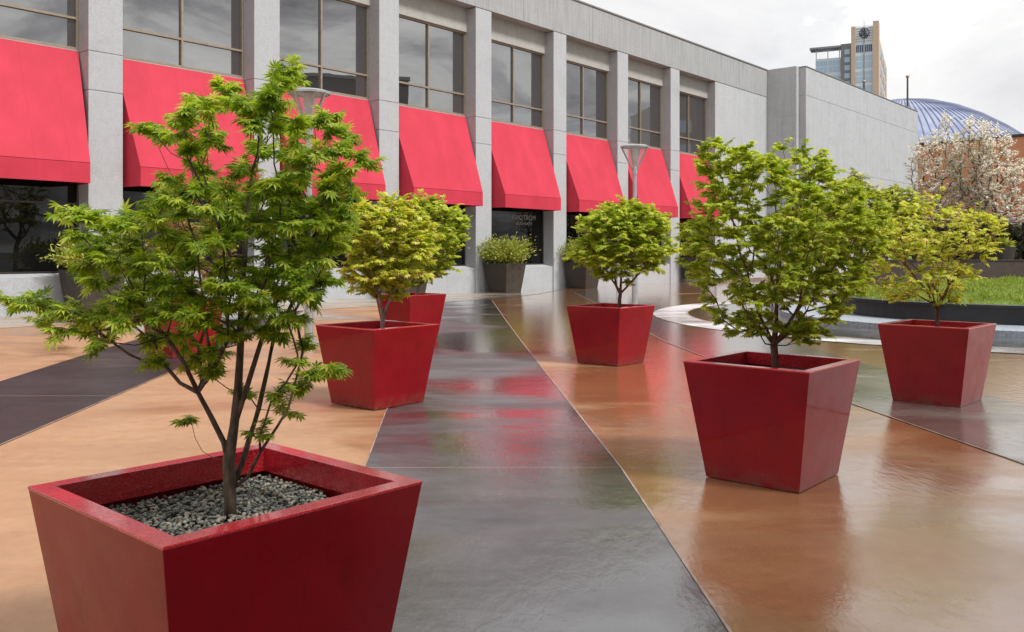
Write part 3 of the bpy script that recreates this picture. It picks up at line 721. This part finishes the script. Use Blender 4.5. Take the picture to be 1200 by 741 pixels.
# ------------------------------------------------------------------ dark pots with shrubs along the wall
def dark_pot(loc, a, ht, hb, h, label, cat='planter', mat='potdark', group='brown tapered pots along the wall'):
    r = empty('planter', loc, a); tag(r, label, cat, group)
    mb = MB(); mb.loft([sq(hb, 0), sq(ht, h), sq(ht-.05, h), sq(ht-.09, h-.12)], True, False); mb.build('body', M[mat], r, bevel=.008)
    mb = MB(); mb.loft([sq(ht-.092, h-.10), sq(ht-.091, h-.07)], True, True); mb.build('soil', M['soil'], r)
    return r
def shrub(loc, rx, rz, n, ls, mat, label, seed=1, name='shrub', cat='shrub', group=None, tpl=L1, z0=0):
    r = empty(name, loc); tag(r, label, cat, group); rr = np.random.default_rng(seed)
    rnd = random.Random(seed); mb = MB(); P, D = [], []
    ns = n//14
    for i in range(ns):
        az = rnd.uniform(0, 2*PI); e = rnd.uniform(.05, 1)**.5; k = rnd.uniform(.55, 1.08)
        lump = .82+.3*noise.noise(Vector((math.cos(az)*1.6, math.sin(az)*1.6, e*2+seed)))
        tip = np.array([math.cos(az)*e*rx*lump*k, math.sin(az)*e*rx*lump*k, max(.05, z0+math.sqrt(max(0, 1-(e*.93)**2))*rz*lump*k)])
        b = np.array([math.cos(az)*.12*rx, math.sin(az)*.12*rx, 0]); m_ = (b+tip)/2+np.array([0, 0, .12*rz])
        mb.tube([b, m_, tip], [.008, .005, .002], 3)
        for q in range(14):
            u = rnd.uniform(.3, 1.0); p = (1-u)**2*b+2*u*(1-u)*m_+u*u*tip
            P.append(p+rr.normal(0, .05*rx, 3)); D.append(tip-b+rr.normal(0, .5*rx, 3))
    mb.build('stem', M['bark'], r)
    Nn = rr.normal(0, .6, (len(P), 3))+np.array([0, 0, 1]); 
    leafmesh('foliage', P, D, Nn, rr.uniform(.7, 1.3, len(P))*ls, tpl, M[mat], r); return r
pots = [(10.4, 'brown tapered pot at the leftmost column, behind the foreground maple', 'dark leafy shrub in the leftmost brown pot'),
        (21.0, 'brown tapered pot behind the two maples at the left of the grey band', 'olive shrub behind the pale trunked maples'),
        (26.15, 'brown tapered pot standing alone before the window with white lettering', 'feathery yellow green shrub in the brown pot below the window lettering'),
        (31.3, 'brown tapered pot half covered by the round lime maple', 'feathery shrub with the round lime maple in front of it'),
        (41.3, 'brown tapered pot on the far step, behind the large lime maple', 'small dark green shrub in the farthest brown pot')]
for k, (s, lp, ls_) in enumerate(pots):
    x, y = fac(s, -.68); z = .16 if k == 4 else .006
    dark_pot((x, y, z), BR, .585, .44, 1.10, lp)
    last = k in (0, 4)
    shrub((x, y, z+1.02), 1.5 if not last else 1.1, 1.25 if not last else 1.0, 7000, .12, 'leaf_shrub' if not last else 'leaf_dark', ls_, seed=40+k, group='shrubs in the brown pots')

# ------------------------------------------------------------------ street lamps
def lamp(loc, H, label):
    r = empty('street_lamp', loc); tag(r, label, 'street lamp', 'plaza street lamps')
    mb = MB(); mb.lathe([(.20, 0), (.20, .03), (.10, .05), (.088, .10), (.075, .11), (.072, 1.0), (.055, 1.02), (.050, H-.72), (.066, H-.71), (.066, H-.54), (.045, H-.53), (.045, H-.40)], 20)
    mb.build('pole', M['steel'], r, smooth=False)
    mb = MB(); mb.lathe([(.358, H-.035), (.358, H), (.30, H+.025), (.05, H+.055), (0.001, H+.055)], 32, cap0=False); mb.lathe([(.345, H-.035), (.34, H-.01), (.001, H-.008)], 32, cap0=False)
    mb.add([(math.cos(2*PI*i/32)*rr_, math.sin(2*PI*i/32)*rr_, H-.035) for rr_ in (.345, .358) for i in range(32)], [(i, 32+i, 32+(i+1) % 32, (i+1) % 32) for i in range(32)])
    mb.build('cap', M['steel'], r)
    for k in range(4):
        a = PI/4+PI/2*k+.3; mb = MB(); c, s = math.cos(a), math.sin(a)
        mb.tube([(c*.055, s*.055, H-.60), (c*.35, s*.35, H-.02)], .019, 5); mb.build('arm', M['steel'], r)
    mb = MB(); mb.lathe([(.055, H-.54), (.325, H-.04)], 32, cap0=False, cap1=False); mb.build('lamp_shade', M['lampglass'], r, smooth=True)
    mb = MB(); mb.lathe([(.05, H-.40), (.075, H-.38), (.075, H-.24), (.095, H-.23), (.095, H-.04)], 16); mb.build('lamp_holder', M['lampbody'], r)
    return r
M['lampbody'] = simple('pale_lamp_body', (.6, .6, .6), .4)
lamp((-3.39, 15.0, .006), 4.2, 'grey street lamp with cone shaped head rising behind the foreground maple')
lamp((3.10, 22.7, .006), 4.2, 'grey street lamp with cone shaped head behind the round lime maple')
lamp(((1187-600)/F*56, 56, 0), 3.62, 'small distant street lamp below the orange wall')

# ------------------------------------------------------------------ lawn bed
bed = empty('lawn_bed', (CX, CY, .12)); tag(bed, 'round raised lawn bed with a low black granite wall', 'raised bed')
mb = MB(); mb.lathe([(4.32, 0), (4.32, .33), (4.38, .335), (4.38, .385), (4.1, .39), (4.1, .30)], 96, cap0=False, cap1=False); mb.build('wall', M['black'], bed)
def mound(r): u = min(1, r/4.1); return .40+.38*(1-u**2.2)
mb = MB(); mb.lathe([(4.1*k/10+.001, mound(4.1*k/10)-.05) for k in range(10, -1, -1)], 64, cap0=False, cap1=False); mb.build('turf', M['turf'], bed, smooth=True)
n = 60000; rr = 4.08*np.sqrt(RNG.uniform(0, 1, n)); aa = RNG.uniform(0, 2*PI, n)
Pg = np.c_[CX+rr*np.cos(aa), CY+rr*np.sin(aa), np.array([.12+mound(q)-.06 for q in rr])]
keep = RNG.uniform(0, 1, n) < np.clip(1.2-(Pg[:, 1]-17)/14, .3, 1); Pg = Pg[keep]; n = len(Pg)
tufts = np.array([.5+.9*max(0, noise.noise(Vector((p[0]*2.2, p[1]*2.2, 0)))+.2) for p in Pg])
gr = leafmesh('grass', Pg, np.c_[RNG.normal(0, .45, n), RNG.normal(0, .45, n), np.ones(n)], RNG.normal(0, 1, (n, 3))*[1, 1, .1]+[0, -.3, 0], RNG.uniform(.08, .15, n)*tufts, (L1[0]*[.45, 1, 1], L1[1]), M['grass'], None)
tag(gr, 'short bright green grass growing on the raised round bed', 'grass', kind='stuff')

# ------------------------------------------------------------------ terrace behind
mb = MB(); mb.loft([[(13.4, 33, z), (60, 33, z), (60, 80, z), (19.2, 52, z)] for z in (-.01, .45)]); tag(mb.build('back_terrace', M['asphalt']), kind='structure')
r = empty('garden_wall', (12.2, 32.0, 0)); tag(r, 'long low dark brown planter wall behind the maples and lawn', 'wall')
mb = MB(); mb.box(0, 10.5, 0, .3, 0, 1.22); mb.build('wall', M['potdark'], r, bevel=.01)
mb = MB(); mb.box(-.03, 10.53, -.03, .33, 1.222, 1.26); mb.build('coping', M['bronzedark'], r)
def round_pot(loc, rt, rb, h, label):
    r = empty('planter', loc); tag(r, label, 'planter', 'large dark round pots on the terrace')
    mb = MB(); mb.lathe([(rb, 0), (rt, h), (rt-.06, h), (rt-.1, h-.1)], 32, cap1=False); mb.build('body', M['potdark'], r)
    mb = MB(); mb.lathe([(rt-.1, h-.11), (rt-.1, h-.08)], 24); mb.build('soil', M['soil'], r); return r
for k, (px, lp) in enumerate([(1170, 'dark round pot with a blossom tree and grasses, right of its twin'), (1143, 'dark round pot with a blossom tree, between two other blossom trees'), (1100, 'dark round pot hidden behind the rightmost maple')]):
    Y_ = 42+k*.8; x_ = (px-600)/F*Y_
    round_pot((x_, Y_, .45), .74, .5, 1.32, lp)
    shrub((x_, Y_, 1.70), .7, .38, 1200, .3, 'leaf_shrub', ['tuft of pale grass spilling over the right hand round pot', 'tuft of grass in the middle round pot', 'tuft of grass in the pot behind the rightmost maple'][k], seed=70+k, name='ornamental_grass', cat='plant', group='grasses in the round pots')
BO = [(1164, 42, [(1150,152),(1166,146),(1182,165),(1200,198),(1212,235),(1200,262),(1180,270),(1150,262),(1142,215),(1146,175)], 'white blossom tree at the right edge, with a bare reddish trunk', 0),
      (1137, 42.8, [(1122,160),(1138,138),(1152,145),(1162,175),(1164,225),(1152,262),(1122,262),(1114,205),(1116,175)], 'middle white blossom tree with a dark trunk', 1),
      (1100, 43.6, [(1108,128),(1116,150),(1126,190),(1130,235),(1118,266),(1088,272),(1072,246),(1066,200),(1074,168),(1095,158)], 'leftmost white blossom tree, tallest, beside the concrete end block', 2)]
for px, Y_, ol, lb, k in BO:
    base = W(px, 290, Y_); base[2] = 1.68
    cl_ = crown_points(ol, Y_, 300, 4.2, rnd=random.Random(50+k))
    tree('blossom_tree', base, cl_, .30, .10, M['bark_red'] if k == 0 else M['bark'], M['blossom'], BL, .095, 20, lb, 'tree', 'white blossom trees behind the lawn', twigs=3, seed=60+k, leafname='blossom',
         extra=('foliage', M['leaf_shrub'], BL, .09, .10), minr=.006, stems=[[0, base+np.array([0, 0, 1.3])]], up=.9)
for k, (px, Y_, ol, lb) in enumerate([(1000, 33, [(975,230),(985,214),(1000,207),(1018,218),(1032,236),(1034,268),(1018,302),(985,304),(965,275)], 'dense green small tree behind the large lime maple, left of its neighbour'),
                     (1052, 34, [(1030,232),(1050,220),(1066,228),(1078,248),(1082,280),(1062,304),(1034,300),(1026,262)], 'green small tree between the large lime maple and the blossom trees'),
                     (958, 35, [(935,250),(958,238),(980,250),(988,280),(975,308),(942,308),(930,280)], 'low green tree half hidden behind the large lime maple')]):
    base = W(px, 300, Y_); base[2] = 0.0
    tree('garden_tree', base, crown_points(ol, Y_, 130, 5, rnd=random.Random(80+k)), .36, .09, M['bark'], M['leaf_dark'], L3, .20, 26, lb, 'tree', 'small garden trees behind the lawn', twigs=6, seed=80+k, minr=.01, stems=[[0, base+np.array([0, 0, .9])]])
# hedge below the orange wall
def hedge(x0, x1, y0, y1, z0, h, label, seed, n=9000):
    r = empty('hedge', ((x0+x1)/2, (y0+y1)/2, z0)); tag(r, label, 'hedge'); rr = np.random.default_rng(seed)
    w_, d_ = (x1-x0)/2, (y1-y0)/2
    P = np.c_[rr.uniform(-w_, w_, n), rr.uniform(-d_, d_, n), rr.uniform(0, 1, n)**.8*h]
    P[:, 2] *= np.array([.85+.25*noise.noise(Vector((p[0]*.7, p[1], seed))) for p in P])
    leafmesh('foliage', P, np.c_[rr.normal(0, .35, n), rr.normal(0, .35, n), np.ones(n)], rr.normal(0, 1, (n, 3))+[0, -.5, 0], rr.uniform(.25, .6, n), L1, M['leaf_hedge'], r)
    mb = MB(); mb.box(-w_*.97, w_*.97, -d_*.5, d_*.9, 0, h*.72); mb.build('inner_growth', M['soil'], r)
hedge(20.5, 36, 46, 48.5, .45, 2.75, 'dark tall grass hedge along the foot of the orange wall', 3, 16000)

# ------------------------------------------------------------------ orange building, dome, flagpoles, tower
def stucco():
    t = NT('orange_stucco'); v = t.coord(); t.pr(Base_Color=t.mix(t.noise(v, .5, 5), (.60, .24, .12), (.68, .29, .15)), Roughness=.9, Normal=t.bump(t.noise(v, 8), .2, .02)); return t.m
M['stucco'] = stucco()
ang = math.atan2(-5.7, 5.2); r = empty('orange_building', (40.0, 85.0, 0), ang); tag(r, 'terracotta orange stucco building behind the blossom trees', 'building')
mb = MB(); mb.box(-14, 40, 0, 20, 3.2, 11.72); mb.build('wall', M['stucco'], r)
mb = MB(); mb.box(-13.9, 39.9, .8, 19, 0, 3.2); mb.build('base_wall', M['bronzedark'], r)
mb = MB(); mb.box(-14.1, 40.1, -.12, .5, 11.722, 11.95); mb.build('coping', M['potdark'], r)
def blue():
    t = NT('blue_metal_roof'); v = t.coord(); t.pr(Base_Color=t.mix(t.rng(t.noise(v, .3, 4), .35, .65, 0, 1), (.20, .24, .38), (.34, .38, .50)), Roughness=.38, Metallic=.2); return t.m
M['blue'] = blue()
r = empty('domed_hall', (47.85, 110, 0)); tag(r, 'shallow blue ribbed metal dome behind the orange building', 'building')
prof = [(0.01+19.5*k/24, 20.0-.031*(19.5*k/24)**2) for k in range(25)]
mb = MB(); mb.lathe(prof, 96, cap0=False, cap1=False); mb.build('roof', M['blue'], r, smooth=True)
mb = MB()
for k in range(110):
    a = 2*PI*k/110; c, s = math.cos(a), math.sin(a)
    mb.tube([(c*q, s*q, z+.05) for q, z in prof[2::3]], .07, 4)
mb.build('rib', simple('dark_blue_rib', (.13, .15, .24), .5), r)
mb = MB(); mb.lathe([(19.3, 0), (19.3, 10.1)], 64, cap0=False, cap1=False); mb.build('wall', M['stucco'], r)
for px, Y_, top, lb in ((1063.5, 92, 88.5, 'tall thin flagpole rising behind the concrete end block near the dome'), (1012.5, 92, 94.5, 'short looking flagpole in front of the high rise hotel')):
    r = empty('flagpole', ((px-600)/F*Y_, Y_, 0)); tag(r, lb, 'flagpole', 'bare flagpoles'); H_ = EYE+(HOR-top)/F*Y_
    mb = MB(); mb.lathe([(.15, 0), (.09, H_-.3)], 12); mb.build('pole', simple('dark_pole', (.07, .055, .05), .5), r)
    mb = MB(); mb.lathe([(.02, H_-.3), (.15, H_-.22), (.19, H_-.1), (.12, H_), (.01, H_+.04)], 12); mb.build('finial', M['bronze'], r)

# hotel tower
th = math.atan2(-.42, .9); TB = W(1030, 0, 300); TB[2] = 0
tw = empty('hotel_tower', (TB[0], TB[1], 0), th); tag(tw, 'distant tan and blue glass high rise hotel with round emblem', 'building')
M['tan'] = simple('hazed_tan_cladding', (.50, .38, .27), .8, var=.08); M['tan2'] = simple('pale_cladding', (.62, .66, .70), .5, var=.06)  # tan lightened so the colour carries distance haze
M['tglass'] = glass('blue_glass', (.33, .48, .60), 1.7, .05); M['tgrey'] = simple('grey_cladding', (.22, .21, .22), .7); M['navy'] = simple('dark_blue_glass', (.03, .06, .12), .2)
M['deep'] = simple('emblem_black', (.02, .025, .03), .5)
Wd = 8.7; HT_ = 78.6
mb = MB(); mb.box(-Wd, -Wd+1.35, -.6, 66, 0, HT_-1.2); mb.build('pier', M['tan'], tw)
mb = MB(); mb.box(-1.9, 0, -.6, 6, 0, HT_); mb.build('pier', M['tan'], tw)
mb = MB(); mb.box(-Wd+1.35, -1.9, 0, 40, 0, HT_-1.5); mb.build('wall', M['tan2'], tw)
mb = MB(); mb.box(-1.9, -.3, 6.01, 66, 0, HT_-3.5)
mb.build('side_wall', M['tan'], tw)
def zat(py, Y=300): return EYE+(HOR-py)/F*Y
xa, xb = -Wd+1.35, -1.9; xm = (xa+xb)/2
mb = MB(); mb.box(xm-.1, xm+.1, -.2, 0, 0, HT_+.6); mb.build('mast', M['tgrey'], tw)
for y1, y0 in ((51, 59.5), (63.5, 78), (82, 95), (99, 112), (116, 130)):
    for a, b in ((xa+.25, xm-.3), (xm+.3, xb-.25)):
        mb = MB(); mb.box(a, b, -.07, -.003, zat(y0), zat(y1)); wn_ = mb.build('window', M['navy'] if y1 == 51 else M['tglass'], tw)
        mb = MB()
        for q in range(1, 4): mb.box(a+(b-a)*q/4-.05, a+(b-a)*q/4+.05, -.11, -.071, zat(y0), zat(y1))
        if y1 > 60: zc = (zat(y0)+zat(y1))/2; mb.box(a, b, -.1, -.072, zc-.12, zc+.12)
        mb.build('mullion', M['tan2'], wn_)
mb = MB()
for py in range(29, 50, 3): mb.box(xa+.1, xb-.1, -.05, -.003, zat(py), zat(py)+.12)
mb.build('louvre', M['tgrey'], tw)
for k in range(11):     # side bays
    z1 = HT_-6-k*6.2
    for q in range(4):
        mb = MB(); mb.box(-.298, -.2, 10+q*14, 19+q*14, z1-3.6, z1); mb.build('window', M['navy'], tw)
for z1 in (HT_-24,): mb = MB(); mb.box(-.25, 3.2, 36, 56, z1, z1+.7); mb.build('canopy', M['tgrey'], tw)
mb = MB(); cz = zat(37.5); cxl = xm+.1; R_ = 1.5      # round emblem: ring and strokes
pts = [(cxl+R_*math.cos(2*PI*k/32), -.35, cz+R_*math.sin(2*PI*k/32)) for k in range(33)]; mb.tube(pts, .15, 5)
mb.tube([(cxl-1.0, -.35, cz-.4), (cxl-.5, -.35, cz+.9), (cxl-.1, -.35, cz+.2), (cxl+.35, -.35, cz-1.2)], .2, 5)
mb.tube([(cxl+.0, -.35, cz+1.3), (cxl+.9, -.35, cz-.9)], .18, 5); mb.tube([(cxl-1.4, -.35, cz-.6), (cxl-.5, -.35, cz-.7), (cxl-.1, -.35, cz-.1)], .15, 5)
mb.build('emblem', M['deep'], tw)
mb = MB(); mb.box(-12.1, -Wd-.01, 1.0, 30, 0, zat(47)); mb.build('stair_wall', M['tgrey'], tw)
for k in range(6):
    mb = MB(); mb.box(-10.9, -9.2, .9, .997, zat(60+k*9.5), zat(54+k*9.5)); mb.build('window', M['tglass'], tw)
mb = MB(); mb.box(-20.4, -12.12, 2.0, 26, 0, zat(62)); mb.build('wing', M['tan2'], tw)
for k in range(4):
    for a, b in ((-20.2, -16.6), (-16.1, -12.4)):
        mb = MB(); mb.box(a, b, 1.9, 1.997, zat(81.5+k*18, 304), zat(68+k*18, 304)); wn_ = mb.build('window', M['tglass'], tw)
        mb = MB(); zc = zat(75+k*18, 304); mb.box(a, b, 1.86, 1.899, zc-.15, zc+.15)
        for q in (1, 2): mb.box(a+(b-a)*q/3-.05, a+(b-a)*q/3+.05, 1.86, 1.898, zat(81.5+k*18, 304), zat(68+k*18, 304))
        mb.build('mullion', M['tan2'], wn_)
mb = MB(); mb.box(-22.2, -12.13, .6, 6, zat(54, 304), zat(51.8, 304))
mb.build('canopy', M['tgrey'], tw)
mb = MB()
for x_ in (-20.2, -16.4, -12.6): mb.box(x_-.15, x_+.15, 2.2, 2.5, zat(62), zat(54, 304))
mb.build('canopy_post', M['tan2'], tw)

# ------------------------------------------------------------------ neighbours out of view: mirrored ones, plus an added shading building and trees
def block(name, loc, rz, wx, dy, h, mat, label, fh=3.6, ww=2.2):
    r = empty(name, loc, rz); tag(r, label, 'building')
    mb = MB(); mb.box(-wx/2, wx/2, 0, dy, 0, h); mb.build('wall', mat, r)
    nx = int(wx/(ww*1.6)); nz = int(h/fh)
    for k in range(nz):
        mb = MB()
        for i in range(nx):
            x0 = -wx/2+wx*(i+.25)/nx; mb.box(x0, x0+wx/nx*.55, -.06, -.002, k*fh+1.1, k*fh+2.9)
        mb.build('window_row', M['tglass'], r)
    mb = MB(); mb.box(-wx/2-.2, wx/2+.2, -.2, .4, h+.002, h+.35); mb.build('coping', M['coping'], r)
M['facade'] = simple('grey_facade', (.09, .085, .08), .8); M['facade2'] = simple('pale_facade', (.30, .29, .27), .8)
block('office_building', (90, 92, 0), -PI/2, 30, 20, 24.5, M['facade2'], 'tall office building across the plaza, mirrored in the last upper window')
block('office_building', (64, 30, 0), -PI/2, 13, 16, 20.5, M['facade'], 'low dark building across the plaza to the right')
block('office_building', (7.2, -4.9, 0), -PI/2-.87, 26, 10, 16.0, M['facade'], 'added unseen grey building behind the camera, shading the foreground planters')  # added out of view to block sun and sky from the foreground planters

for x_, y_, lb in ((17.5, 2.0, 'added unseen tree beyond the right edge for window reflections, nearer the camera'), (22.0, 10.5, 'added unseen tree beyond the right edge for window reflections, farther from the camera')):  # trees added out of view to darken and vary the lower window reflections
    base = np.array([x_, y_, 0.]); cl_ = []
    rq = random.Random(int(x_*10))
    while len(cl_) < 70:
        q_ = np.array([rq.uniform(-1, 1), rq.uniform(-1, 1), rq.uniform(-1, 1)])
        if np.linalg.norm(q_) < 1: cl_.append(base+q_*[2.0, 2.0, 1.7]+[0, 0, 4.2])
    tree('garden_tree', base, cl_, .45, .13, M['bark'], M['leaf_dark'], L3, .22, 24, lb, 'tree', None, twigs=5, seed=int(x_), minr=.01, stems=[[0, base+np.array([0, 0, 1.8])]])

# ------------------------------------------------------------------ render settings
scene.render.resolution_x = 1024; scene.render.resolution_y = 632
scene.render.engine = 'CYCLES'
